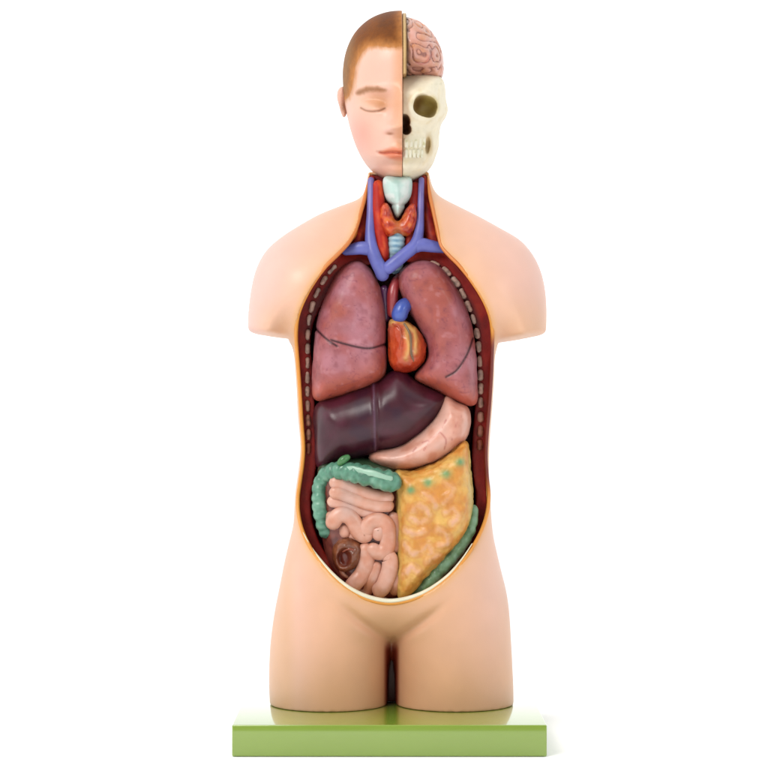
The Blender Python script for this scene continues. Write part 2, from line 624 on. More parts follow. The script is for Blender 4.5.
# ---------------------------------------------------------------- ribs (sawn ends)
def ribs(path, n, w, hw, ydepth):
    p = spline(path, 20)
    L = np.concatenate([[0], np.cumsum(np.hypot(*np.diff(p, axis=0).T))])
    tot = L[-1]
    for i in range(n):
        a0 = (i + .06 + .05 * rng.random()) / n * tot
        a1 = (i + .84 + .10 * rng.random()) / n * tot
        ss = np.linspace(a0, a1, 7)
        cx_, cy_ = np.interp(ss, L, p[:, 0]), np.interp(ss, L, p[:, 1])
        low = i / n
        cc = mix(np.array([224, 192, 174]) * (.82 + .22 * rng.random()), np.array([150, 74, 50]), np.array(max(0, (low - .62) * 2.4) + .25 * rng.random()))
        jit = w * (1 + .25 * (rng.random() - .5))
        tube('rib', [(a, b, ydepth(b)) for a, b in zip(cx_, cy_)], jit, lambda px, py, y, cc=cc: mix(np.tile(cc, (len(px), 1)), cc * .72, sstep(-.1, .5, fbm(px, py, y, 4, 9))),
             M_bone, muscle_wall, seg=10, n=3, flat=.8, lump=.35)


ribd = lambda b: float(np.interp(b, [200, 230, 260, 300, 340, 500], [-8, -14, -26, -24, -17, -14])) - .4
ribs([(337, 264), (326, 277), (317, 293), (311, 310), (308, 330), (307.5, 360), (307.5, 400), (308.5, 430), (308.5, 456)], 14, 2.3, 4, ribd)
ribs([(428, 262), (440, 266), (451, 276), (461, 290), (469, 307), (475, 325), (478.5, 345), (480.5, 380), (480.5, 420), (479.5, 452)], 15, 2.6, 4, ribd)

# back wall of the chest cavity is the inside of muscle_wall; its paint darkens with depth
# ---------------------------------------------------------------- lungs
LL = [(349, 262), (339, 270), (327, 291), (317.5, 317), (313.5, 349), (312, 377), (313.5, 401), (331, 399.5), (350, 394), (370, 387),
      (383, 379), (387, 371), (386.5, 349), (386.5, 322), (383, 297), (376, 276), (367, 265), (358, 260.5)]
RL = [(399, 272), (408, 263.5), (423, 260), (438, 264.5), (452, 280), (463.5, 300), (471.5, 322), (476, 349), (477.5, 377), (477.5, 403),
      (470, 407), (454, 400.5), (435, 390), (419, 383), (410.5, 378), (419, 369), (427.5, 357), (425.5, 341), (416.5, 325), (406.5, 308),
      (400, 293), (397, 282)]
FIS_L = [[(314, 327), (321, 334), (329, 341), (337, 346)], [(331, 340), (345, 344), (360, 347.5), (372, 348), (388, 343)]]
FIS_R = [[(446, 377), (456, 371), (464, 360), (469, 350), (473, 338)]]


def lung_disp(fis):
    def fn(px, py, y):
        P2, Q2 = px[:, :1, :], py[:, :1, :]
        d = np.full(P2.shape, 99.)
        for l in fis:
            d = np.minimum(d, line_d(P2, Q2, l))
        return -1.6 * np.exp(-(d / 1.3) ** 2) + .5 * fbm(px, py, y, 9, 21, 2)
    return fn


def lung_col(fis, edge):
    ed = spline(edge, 4)
    def fn(px, py, y):
        c = np.tile(np.array([168., 92., 94.]), (len(px), 1))
        n = fbm(px, py, y, 26, 31)
        n2 = fbm(px, py, y, 6, 35)
        c = mix(c, (184, 126, 140), sstep(-.1, .5, n) * .65 + .35 * np.exp(-(((px - 345) / 16) ** 2 + ((py - 305) / 34) ** 2)))  # the gaussian term paints a mauve highlight into the lung colour
        c = mix(c, (170, 84, 70), sstep(.0, -.5, n) * .8)
        c = mix(c, (192, 88, 62), np.exp(-(dist_lines(px, py, ed) / 14) ** 2) * .75)
        c = mix(c, (128, 62, 70), sstep(.1, .6, n2) * .35)
        c = mix(c, (205, 150, 160), sstep(-.2, -.6, n2) * .35)
        d = np.full(px.shape, 99.)
        for l in fis:
            d = np.minimum(d, line_d(px, py, l))
        c = mix(c, (40, 10, 18), np.exp(-(d / 1.0) ** 2) * .85)
        # fine painted vessel net
        w = np.abs(fbm(px + 6 * n2, py, y, 13, 41, 2))
        c = mix(c, (110, 48, 70), sstep(.035, .0, w) * .35)
        return c
    return fn


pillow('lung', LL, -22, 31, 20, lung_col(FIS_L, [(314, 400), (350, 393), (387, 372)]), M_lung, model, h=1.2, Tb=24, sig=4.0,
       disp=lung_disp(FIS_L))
pillow('lung', RL, -22, 31, 17, lung_col(FIS_R, [(410, 379), (436, 390), (476, 406)]), M_lung, model, h=1.2, Tb=24, sig=4.0,
       disp=lung_disp(FIS_R), label='lung with a notch beside the heart')

# ---------------------------------------------------------------- heart
HEART = [(388.5, 324), (395, 318.5), (404, 320), (414, 326.5), (422, 335), (426.5, 347), (424.5, 360), (417, 369), (405, 373), (395, 371),
         (389.5, 363), (388, 345)]


FATL = [[(408, 324), (407, 335), (409, 347), (406, 358)], [(415, 328), (416, 340), (415, 352)], [(391, 321), (399, 320), (407, 324), (414, 331)]]


def heart_col(px, py, y):
    c = np.tile(np.array([196., 66., 26.]), (len(px), 1))
    n = fbm(px, py, y, 8, 51)
    c = mix(c, (214, 96, 52), sstep(-.2, .5, n) * .6)
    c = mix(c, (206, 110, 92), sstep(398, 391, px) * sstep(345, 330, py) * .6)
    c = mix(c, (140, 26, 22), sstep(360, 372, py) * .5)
    d = np.full(px.shape, 99.)
    for l in FATL:
        d = np.minimum(d, line_d(px, py, l))
    c = mix(c, (228, 194, 112), np.exp(-((d + 2.6 * n) / 3.6) ** 2) * .8)
    k = line_d(px, py, [(404, 324), (411, 335), (411, 348), (413, 358)])
    c = mix(c, (120, 110, 84), np.exp(-(k / 1.0) ** 2) * .7)
    return c


def heart_disp(px, py, y):
    P2, Q2 = px[:, :1, :], py[:, :1, :]
    d = np.full(P2.shape, 99.)
    for l in FATL:
        d = np.minimum(d, line_d(P2, Q2, l))
    return 1.3 * np.exp(-(d / 3.0) ** 2) + 1.1 * fbm(px, py, y, 5, 53, 2)


heart = pillow('heart', HEART, -28, 24, 20, heart_col, M_wet, model, h=.9, sig=1.2, disp=heart_disp)
tube('coronary_vessel', [(404, 323, -49), (409, 332, -53), (411, 343, -54), (411, 354, -53), (414, 362, -49)], [.9, .9, .8, .7, .4], (118, 96, 70), M_wet, heart)
tube('coronary_vessel', [(392, 324, -46), (399, 327, -51), (401, 338, -54), (399, 350, -54)], [.8, .8, .7, .4], (176, 70, 34), M_wet, heart)
tube('pulmonary_trunk', [(398, 322, -36), (400, 313, -40), (404, 306, -38), (412, 303, -28), (420, 302, -18)], [7.5, 8, 7.5, 6, 5], (66, 92, 178), M_wet, heart)
tube('aorta', [(393, 318, -28), (392.5, 303, -30), (393, 292, -30), (396, 282, -26), (402, 276, -16)], [5.5, 5.6, 5.4, 5, 4.5],
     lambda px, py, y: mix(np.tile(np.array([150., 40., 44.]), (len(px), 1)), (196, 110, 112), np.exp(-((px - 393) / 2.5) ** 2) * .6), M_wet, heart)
tube('vein', [(386, 322, -22), (385.5, 305, -24), (384, 285, -26)], [4.5, 4.5, 4.5], (80, 34, 76), M_wet, heart)

# ---------------------------------------------------------------- liver
LIV = [(315, 404), (335, 396), (358, 388), (380, 379), (391, 371), (404, 370), (414, 379), (431, 388), (446.5, 395), (446, 407),
       (435, 423.5), (418, 438), (401, 448), (383, 452), (370, 456), (356, 459), (340, 461.5), (326, 466.5), (316, 468.5), (314, 436)]


def liver_col(px, py, y):
    c = np.tile(np.array([66., 18., 34.]), (len(px), 1))
    n = fbm(px, py, y, 18, 61)
    c = mix(c, (86, 30, 50), sstep(0, .5, n) * .7)
    c = mix(c, (50, 14, 40), sstep(0, -.5, n) * .7)
    c = mix(c, (104, 78, 100), np.exp(-((px - 374.5 - .03 * (py - 420)) / 1.3) ** 2) * sstep(462, 445, py) * .7)
    return c


def liver_disp(px, py, y):
    g = 1.7 * np.exp(-((px - 374.5 - .03 * (py - 420)) / 1.8) ** 2) - 1.0 * np.exp(-((px - 379) / 2.5) ** 2)
    return g + 1.0 * fbm(px, py, y, 22, 63, 2)


pillow('liver', LIV, -20, 38, 30, liver_col, M_liver, model, h=1.3, Tb=30, sig=4.0, disp=liver_disp)

# ---------------------------------------------------------------- stomach
STO = [(446, 394), (457, 402), (466, 405), (470, 412), (470.5, 426), (467, 438), (456, 449), (441, 459.5), (423, 467), (405, 470.5),
       (388, 469.5), (375, 465), (367, 458), (374, 450), (395, 446), (415, 434), (432, 418), (440, 404)]
STV = [[(446, 420), (440, 432), (430, 440), (424, 450)], [(462, 415), (455, 428), (452, 440)], [(430, 440), (420, 444), (410, 455)], [(440, 432), (446, 440), (444, 450)]]


def sto_col(px, py, y):
    c = np.tile(np.array([232., 174., 154.]), (len(px), 1))
    n = fbm(px, py, y, 12, 71)
    c = mix(c, (232, 184, 168), sstep(-.1, .5, n) * .7)
    c = mix(c, (206, 132, 108), sstep(.1, -.5, n) * .6)
    d = np.full(px.shape, 99.)
    for l in STV:
        d = np.minimum(d, line_d(px, py, l))
    c = mix(c, (170, 84, 76), np.exp(-(d / .8) ** 2) * .55 * sstep(-.3, .2, fbm(px, py, y, 5, 75)))
    c = mix(c, (184, 110, 70), sstep(461, 470, py + (px - 405) * .02) * .4)
    return c


pillow('stomach', STO, -22, 34, 17, sto_col, M_gut, model, h=1.2, Tb=24, sig=3.0, disp=lambda px, py, y: .8 * fbm(px, py, y, 14, 73, 2))

# ---------------------------------------------------------------- omentum (yellow apron)
OME = [(394, 468.5), (410, 469.5), (430, 463), (449, 452), (462, 440), (468.5, 444), (470.5, 465), (473, 489), (473, 507), (469, 527),
       (459, 545), (445, 561), (429, 578), (415, 592.5), (406, 598), (396, 596), (396.5, 560), (396, 520), (395, 492)]
OLOOPS = [[(412, 512), (418, 506), (426, 509), (428, 517), (420, 522), (412, 518)], [(447, 483), (452, 488), (449, 497), (443, 503)],
          [(446, 512), (453, 509), (457, 517), (452, 524)], [(438, 530), (446, 534), (447, 543), (440, 545)],
          [(405, 545), (411, 553), (421, 551), (428, 545), (431, 553)], [(424, 494), (431, 498), (436, 506)],
          [(404, 574), (411, 567), (418, 571)], [(428, 561), (437, 556)], [(406, 530), (416, 534), (425, 531)]]
GSP = [(411, 490), (428, 482.5), (446, 474.5), (460, 462)]


def ome_h(px, py, loops):
    d = np.full(px.shape, 99.)
    for l in loops:
        d = np.minimum(d, line_d(px, py, l))
    return d


def ome_col(px, py, y):
    c = np.tile(np.array([228., 170., 82.]), (len(px), 1))
    n = fbm(px, py, y, 10, 81)
    n2 = fbm(px, py, y, 4, 85)
    c = mix(c, (236, 190, 104), sstep(-.1, .5, n) * .7)
    c = mix(c, (218, 138, 52), sstep(.1, -.4, n) * .7)
    d = ome_h(px, py, OLOOPS)
    c = mix(c, (236, 178, 152), np.exp(-((d + 2.6 * n2) / 3.0) ** 2) * (.7 + .5 * n))
    c = mix(c, (206, 128, 70), np.exp(-((d - 4.6 + 2 * n2) / 1.2) ** 2) * .35)
    c = mix(c, (196, 128, 50), sstep(.2, .6, n2) * .35)
    for a, b in GSP:
        c = mix(c, (104, 158, 106), np.exp(-(((px - a) / 4.5) ** 2 + ((py - b) / 4.0) ** 2)) * (.85 + .4 * n2))
    c = mix(c, (232, 202, 118), sstep(6, 1, np.abs(px - 397)) * .6)
    c = mix(c, (184, 178, 110), sstep(466, 472, px) * .6)
    return c


def ome_disp(px, py, y):
    P2, Q2 = px[:, :1, :], py[:, :1, :]
    d = ome_h(P2, Q2, OLOOPS)
    e = 0
    for a, b in GSP:
        e = e + 1.5 * np.exp(-(((P2 - a) / 4.5) ** 2 + ((Q2 - b) / 4) ** 2))
    return 1.1 * np.exp(-(d / 3.4) ** 2) + .7 * e + 1.7 * fbm(px, py, y, 7, 83, 3)


pillow('omentum', OME, -26, 36, 15, ome_col, M_fat, model, h=1.1, Tb=18, sig=1.8, disp=ome_disp)

# ---------------------------------------------------------------- large intestine
TEAL, TEAL2 = np.array([112., 166., 140.]), np.array([184., 214., 190.])


def colon_col(period, dark=(64, 108, 88), base=(92, 150, 124)):
    def fn(px, py, y):
        c = np.tile(np.asarray(base, float), (len(px), 1))
        n = fbm(px, py, y, 6, 91)
        c = mix(c, (150, 194, 168), sstep(-.1, .6, n) * .6)
        c = mix(c, dark, sstep(.0, -.5, n) * .7)
        return c
    return fn


li = bpy.data.objects.new('large_intestine', None)


def colon(pts, rad, per, c, parent, name='colon_segment'):
    return tube(name, pts, rad, c, M_gut, parent, seg=22, n=18, ripple=(.06, per), lump=.12)


trans = colon([(327, 538, -32), (323.5, 527, -36), (320.5, 514, -37), (319, 500, -37), (319.5, 487, -36), (323.5, 477, -37), (332, 471.5, -43),
               (344, 471, -50), (360, 474, -55), (378, 478.5, -58), (392, 482, -58), (400, 484, -54)],
              [5.5, 6.6, 6.8, 6.8, 6.8, 7, 8, 8.8, 9.6, 10, 10.2, 9.6], 9.0, colon_col(9), model, 'large_intestine')
colon([(474, 505, -26), (472, 522, -34), (464, 540, -40), (453, 556, -44), (439, 572, -46), (425, 586, -44), (412, 596, -38)],
      [4, 5.6, 6.6, 7, 7, 6.6, 5], 11, colon_col(11, (62, 96, 70), (112, 150, 106)), trans, 'colon_segment')
# highlight along the transverse colon, modelled as a pale strip
tube('colon_band', [(340, 467.5, -56), (354, 469, -61.5), (368, 472.5, -66), (382, 476.5, -68.5), (393, 479, -68)], [1.6, 2.6, 3, 2.8, 2.2], (160, 200, 176), M_gut, trans, flat=.5, lump=.4)  # colon_band stands in for the highlight, not a part of the colon
tube('gall_bladder', [(350, 456, -54), (343, 460, -56), (338, 465, -54)], [2.5, 3.8, 2.6], (70, 130, 74), M_wet, model)

# opened caecum
CAE = [(333, 546), (339, 538), (350, 536), (360, 540), (365, 549), (362, 560), (355, 569), (344, 573), (336, 568), (332, 557)]


def cae_col(px, py, y):
    c = np.tile(np.array([128., 72., 44.]), (len(px), 1))
    n = fbm(px, py, y, 5, 95)
    c = mix(c, (170, 104, 66), sstep(0, .5, n) * .6)
    c = mix(c, (104, 52, 34), sstep(0, -.5, n) * .7)
    c = mix(c, (96, 30, 20), np.exp(-(((px - 344) / 7) ** 2 + ((py - 558) / 9) ** 2) ** 2) * .9)
    return c


def cae_disp(px, py, y):
    g = np.exp(-((((px - 344) / 6.0) ** 2 + ((py - 558) / 8.5) ** 2) ** 2))
    g2_ = np.exp(-(((px - 352) / 4.0) ** 2 + ((py - 549) / 3.0) ** 2))
    return -11.0 * g - 3 * g2_ + .8 * fbm(px, py, y, 5, 97, 2)


cae = pillow('caecum', CAE, -34, 20, 12, cae_col, M_wet, model, h=.9, sig=1.0, disp=cae_disp, label='cut open brown caecum showing its reddish inside')
tube('ileal_opening', [(342, 552, -48), (349, 549, -51), (355, 552, -50), (354, 559, -49)], [.8, 1.3, 1.3, .8], (150, 72, 48), M_wet, cae)
tube('appendix', [(340, 566, -42), (343, 574, -42), (349, 578, -40)], [2.4, 2.2, 1.4], (164, 108, 84), M_wet, cae)

# ---------------------------------------------------------------- small intestine
GUT = np.array([224., 168., 144.])


def gut_col(shift):
    def fn(px, py, y):
        c = np.tile(GUT * np.array([1, .98 + .02 * shift, .98 + .03 * shift]), (len(px), 1))
        n = fbm(px, py, y, 9, 101 + int(shift * 10))
        c = mix(c, (232, 186, 170), sstep(-.1, .5, n) * .7)
        c = mix(c, (212, 138, 108), sstep(.05, -.5, n) * .6)
        c = mix(c, (212, 186, 180), sstep(525, 512, py) * sstep(335, 345, px) * sstep(360, 350, px) * .5)
        return c
    return fn


LOOPS = [
    ([(329, 482), (340, 483.5), (352, 487.5), (366, 493), (380, 497), (394, 498)], 5.2),
    ([(394, 505), (380, 506), (366, 503.5), (352, 498), (340, 493.5), (329, 492)], 5.0),
    ([(327, 501), (335, 502), (346, 505), (358, 510), (370, 512.5), (383, 513)], 4.6),
    ([(333, 530), (334, 521), (340, 515), (348, 516), (354, 522), (359, 532), (365, 535), (368, 527)], 6.0),
    ([(366, 538), (367, 528), (373, 521.5), (381, 521), (387, 526), (388, 536), (387, 547), (381, 552), (374, 550), (371, 543)], 6.0),
    ([(380, 536), (378, 530), (379, 541)], 4.6),
    ([(349, 590), (355, 583), (362, 574), (366, 563), (366, 552), (360, 545)], 6.2),
    ([(358, 596), (366, 590), (371, 580), (375, 570), (377, 561)], 5.4),
    ([(374, 593), (382, 588), (387, 578), (390, 567), (389, 558), (382, 559)], 6.2),
    ([(392, 594), (395, 586), (396, 574), (396, 562)], 5.0),
    ([(363, 516), (366, 520), (362, 525)], 4.2),
    ([(392, 512), (395, 525), (395, 540), (394, 553)], 4.6),
    ([(350, 532), (356, 540), (352, 541)], 4.6),
    ([(328, 512), (331, 519), (329, 528)], 4.2),
    ([(343, 524), (345, 531), (343, 538)], 4.6),
    ([(368, 546), (371, 556), (368, 566)], 4.4),
    ([(362, 598), (376, 598), (390, 598)], 3.6),
]
si = None
for i, (pts, r) in enumerate(LOOPS):
    dz = [0, 1.5, -2, 1, 2, 3, 0, -2, 1.5, -3, -3, -4, -5, -5, -4, -6, -6][i]
    P3 = [(a, b, -44 - dz - .06 * max(0, 560 - b) * .6 + (8 if b > 588 else 0)) for a, b in pts]
    o = tube('small_intestine' if si is None else 'intestine_loop', P3, r + (2.0 if r > 5.5 else 1.3), gut_col((i * .37) % 1), M_gut, model if si is None else si, seg=18, n=10, flat=.66)
    if si is None:
        si = o
# mesentery bed behind the coils
BED = [(319, 463), (345, 458), (372, 458), (398, 466), (400, 540), (400, 596), (375, 597), (350, 590), (334, 572), (324, 548), (320, 510)]
pillow('mesentery', BED, -20, 22, 16, lambda px, py, y: mix(np.tile(np.array([140., 74., 62.]), (len(px), 1)), (100, 48, 44), sstep(-.2, .5, fbm(px, py, y, 6, 111))) * sstep(462, 490, py)[:, None] + np.array([58., 84., 58.]) * (1 - sstep(462, 490, py))[:, None],
       M_wet, si, h=1.6, Tb=14, sig=1.2)

# ---------------------------------------------------------------- neck
neck_col = lambda a, b, seed: (lambda px, py, y: mix(np.tile(np.asarray(a, float), (len(px), 1)), b, sstep(-.2, .6, fbm(px, py * .25, y, 3.0, seed))))
tube('neck_muscle', [(378, 180, -18), (378.5, 205, -24), (380, 230, -28), (383, 252, -30), (385, 266, -26)], [5, 6.5, 6.8, 6.2, 3.5], neck_col((176, 34, 20), (214, 84, 44), 121), M_matte, model, seg=16)
tube('neck_muscle', [(415.5, 182, -12), (414.5, 205, -18), (413, 228, -22), (409, 244, -24), (404, 256, -24)], [5, 5.8, 5.6, 5, 3], neck_col((150, 26, 24), (196, 60, 40), 123), M_matte, model, seg=16)
tube('neck_muscle', [(372.5, 175, -8), (369.5, 200, -12), (364.5, 222, -16), (359.5, 238, -20), (354, 250, -22)], [3.2, 4.6, 6.6, 7.5, 5.5], neck_col((136, 28, 36), (208, 76, 36), 125), M_matte, model, seg=16)
tube('neck_muscle', [(423.5, 175, -8), (425.5, 200, -12), (428.5, 220, -16), (432, 236, -20), (437, 247, -22)], [3.2, 4.4, 5.8, 6.4, 5], neck_col((136, 28, 36), (200, 66, 36), 127), M_matte, model, seg=16)
tube('neck_fat', [(357, 226, -24), (353, 235, -27), (347, 243, -31)], [1.6, 3.4, 2.2], (222, 132, 40), M_fat, model)
tube('neck_fat', [(436, 226, -24), (438.5, 234, -27), (441, 242, -31)], [1.4, 2.6, 1.8], (208, 112, 40), M_fat, model)

LARX = [(383.5, 178), (397, 176), (411, 178), (411.5, 194), (406, 205), (401, 214), (396, 215), (391, 206), (384.5, 196)]


def lar_col(px, py, y):
    c = np.tile(np.array([200., 224., 216.]), (len(px), 1))
    c = mix(c, (232, 236, 232), sstep(.0, .4, fbm(px, py, y, 7, 131)) * .7)
    c = mix(c, (150, 196, 188), np.exp(-((px - 397.5) / 5.0) ** 2) * sstep(200, 182, py) * .6)
    return c


def lar_disp(px, py, y):
    return 2.2 * np.exp(-((px - 397.5) / 3.0) ** 2) * sstep(178, 190, py) - 1.3 * np.exp(-((py - 205) / 1.6) ** 2)


pillow('larynx', LARX, -20, 18, 12, lar_col, M_bone, model, h=.8, sig=.8, disp=lar_disp)
THY = [(381, 205), (387, 203.5), (391.5, 210), (394.5, 219), (398.5, 221), (402, 217), (406, 209), (411, 204), (415.5, 205), (417, 216),
       (415, 229), (410, 236), (403, 236.5), (398, 234), (392, 237), (385.5, 236), (381, 228), (379.5, 216)]


def thy_col(px, py, y):
    n = fbm(px, py, y, 5, 141)
    c = mix(np.tile(np.array([206., 74., 30.]), (len(px), 1)), (224, 112, 46), sstep(0, .5, n))
    c = mix(c, (164, 40, 22), sstep(0, -.5, n))
    return mix(c, (206, 120, 52), np.exp(-((px - 398) / 5) ** 2) * .7)


pillow('thyroid_gland', THY, -26, 14, 8, thy_col, M_wet, model, h=.75, sig=.8, disp=lambda px, py, y: .8 * fbm(px, py, y, 4.5, 143, 2))


def tra_col(px, py, y):
    b = .5 + .5 * np.cos((py - 238) * 2 * np.pi / 5.2)
    return mix(np.tile(np.array([176., 204., 214.]), (len(px), 1)), (96, 142, 172), (1 - b) * np.exp(-((px - 396) / 4.5) ** 2) * .9)


tube('trachea', [(397, 232, -26), (396.5, 240, -27), (396, 250, -26), (395, 262, -20), (395, 272, -10)], [8, 8.2, 8.2, 8, 7], tra_col, M_bone, model, seg=20, n=14, ripple=(.045, 5.2))

M_vein = mat('vein_paint', rough=.42, coat=.1, var=.12, vscale=50, bump=.12, bscale=140)
VB = np.array([100., 106., 184.])


def vein_col(px, py, y):
    c = np.tile(VB, (len(px), 1))
    c = mix(c, (124, 110, 172), sstep(240, 200, py) * .8)
    return c * (1 + .06 * fbm(px, py, y, 6, 151))[:, None]


vein = tube('jugular_vein', [(371, 177, -16), (371, 195, -22), (370.5, 215, -27), (370, 232, -32), (371.5, 247, -36), (376, 260, -38), (381, 270, -38), (384, 281, -34)],
            [3.2, 3.6, 4.0, 4.8, 6.2, 6.6, 7, 6], vein_col, M_vein, model, seg=18, flat=.8)
vein2 = tube('jugular_vein', [(421.5, 177, -16), (421, 195, -22), (420.5, 215, -27), (419, 232, -32), (415, 245, -36), (404, 255, -39), (393, 264, -40), (383, 272, -38)],
             [2.8, 3.1, 3.6, 4.8, 6.2, 6.2, 6.4, 6], vein_col, M_vein, model, seg=18, flat=.8)
tube('subclavian_vein', [(342, 253, -30), (352, 249.5, -34), (362, 248, -36), (371, 250, -36), (377, 259, -36)], [2.8, 5.6, 6.6, 6.8, 5.4], vein_col, M_vein, vein, seg=16, flat=.7)
tube('subclavian_vein', [(449, 251, -30), (440, 248, -34), (430, 246, -36), (420, 245, -36), (410, 250, -37)], [2.4, 5.0, 6.2, 6.8, 5.4], vein_col, M_vein, vein2, seg=16, flat=.7)
tube('carotid_artery', [(385.5, 200, -12), (386, 225, -18), (387, 245, -26), (389, 266, -26)], [2.4, 2.6, 2.8, 3], (170, 26, 20), M_wet, model)

# ================================================================== head
HL = [(402, 11.5), (386, 13), (369, 20), (355, 33), (346.5, 50), (343, 68), (343, 85), (344.5, 100), (347.5, 118), (352, 135), (358, 151),
      (367, 166), (379, 177), (392, 182.5), (402, 183.5)]
mir = [(804 - a, b) for a, b in HL[::-1][1:-1]]
HEADP = HL + mir
XM = measure([(402.3, 0)], -50)[0, 0]
h2 = .95
hx, hy, hz = grid(-45, 64, -88, 92, 198, 378, h2)
AX, AZ = np.meshgrid(hx, hz, indexing='ij')
APX, APY = CX + AX, CY - AZ
hp = spline(measure(HEADP, 0), 6, True)
hd = sdf2(AX, AZ, hp)
hR = np.interp(APY, [10, 90, 130, 160, 180], [60, 56, 50, 40, 34])
hTf = np.interp(APY, [10, 50, 90, 130, 160, 180], [70, 70, 66, 64, 62, 52])
hTb = np.interp(APY, [10, 50, 90, 130, 160, 180], [82, 84, 82, 62, 42, 36])
hu = np.clip(hd / hR, -1, 1)
hq = blur(np.where(hd > 0, 1 - (1 - hu) ** 2, 2 * hd / hR), 2.4)
hgq = 2 / hR * (1 - np.clip(hu, 0, .96))
tf0 = np.sqrt(np.maximum(hTf ** 2 * hq, 0))

FPX, FPY = APX, APY
APX, APY = CX + AX / S(-tf0), CY - AZ / S(-tf0)


def G(cx, cy, sx, sy, rot=0):
    return g2(cx, cy, sx, sy, rot, APX, APY)


# ---- facial relief
LID = [(361, 108), (366, 110.6), (373, 111.6), (380, 110.5), (385, 108.2)]
nose_w = np.interp(APY, [88, 105, 120, 130], [5.0, 5.0, 6.5, 8.5])
nose_h = np.interp(APY, [80, 90, 100, 112, 122, 128, 131, 135, 138], [0, 4, 8, 15, 21.5, 24, 21, 7, 0])
fh = blur(nose_h * np.exp(-.5 * (np.abs(APX - 402.5) / nose_w) ** 2), 1.1)
fh += 6.0 * G(391, 129, 3.8, 4.0) - 3.2 * G(390.5, 134.2, 3.6, 1.5)
fh -= 11.0 * G(379, 100.5, 11, 7.0) + 3 * G(387, 104, 4, 6)
fh += 8.0 * G(373, 106.5, 9.0, 5.4)
fh += 3.6 * G(373, 89, 14, 3.6, -4)
fh -= 2.2 * np.exp(-(line_d(APX, APY, LID) / 1.3) ** 2)
fh += .8 * np.exp(-(line_d(APX, APY, [(a, b - 2) for a, b in LID]) / 1.4) ** 2)
fh -= .9 * np.exp(-(line_d(APX, APY, [(362, 101), (370, 98.6), (380, 98.8), (386, 102)]) / 1.3) ** 2)
fh += 3.2 * G(363, 124, 13, 9, 25) + 1.5 * G(372, 150, 12, 12)
fh -= .9 * np.exp(-(line_d(APX, APY, [(388, 135), (383, 141), (378, 147)]) / 4.0) ** 2)
fh += 5.0 * G(400, 149.5, 8, 3.6) + 7.0 * G(398, 157.2, 8.5, 3.4)
fh -= 3.4 * np.exp(-(line_d(APX, APY, [(378, 152.4), (384, 153), (392, 152.4), (403, 153.4)]) / 1.5) ** 2)
fh -= 1.6 * G(402, 142, 2.6, 4) + 4.0 * G(398, 164.5, 10, 3)
fh += 7 * G(402, 173, 10, 6.5)
fh += 2.0 * G(385, 62, 22, 14)
APX0, APY0 = APX, APY
APX, APY = FPX, FPY
t2h = np.where(hq > 0, np.maximum(tf0 + fh * sstep(4, 30, tf0), 0) ** 2, hTf ** 2 * hq)
t2hb = hTb ** 2 * hq
HY = hy[None, :, None]
FR = HY < 0
Fh = (HY ** 2 - np.where(FR, t2h[:, None, :], t2hb[:, None, :])) / (2 * np.sqrt(HY ** 2 + (np.where(FR, hTf[:, None, :], hTb[:, None, :]) ** 2 * hgq[:, None, :] / 2) ** 2 + 1.5))
midcut = AX[:, None, :] - XM
face = np.maximum(Fh, midcut)
# hollow the face mask a little from behind the section so that the cut edge is a real edge
v, f = surface_nets(face, (hx[0], hy[0], hz[0]), h2)
v = smooth(v, f, 1, .5)
HAIRLINE = [(404, 46), (394, 47.5), (384, 47), (374, 46), (366, 49), (360, 57), (355.5, 68), (353.5, 80), (351, 92), (347, 99), (340, 101)]
hl = spline(HAIRLINE, 5)
HAIRP = np.concatenate([hl, np.array([(300, 101), (300, -20), (404, -20)])])
BROW = [(357, 93), (361, 89.8), (368, 87.3), (377, 87.6), (385, 90), (377, 90.6), (368, 91.2), (361, 93.6)]
browp = spline(BROW, 4, True)
LIPS = [(379.5, 152.4), (385, 149.8), (391, 147.8), (396, 147.4), (401, 148.6), (406, 148.6), (406, 160), (401, 160.4), (395, 159.8), (388, 157.4), (383, 154.8)]
lipp = spline(LIPS, 4, True)
LIDP = spline([(360, 107), (364, 102.5), (371, 100.2), (379, 100.8), (385, 104.5), (386, 108.4), (380, 111.2), (373, 112.2), (366, 111.2)], 4, True)


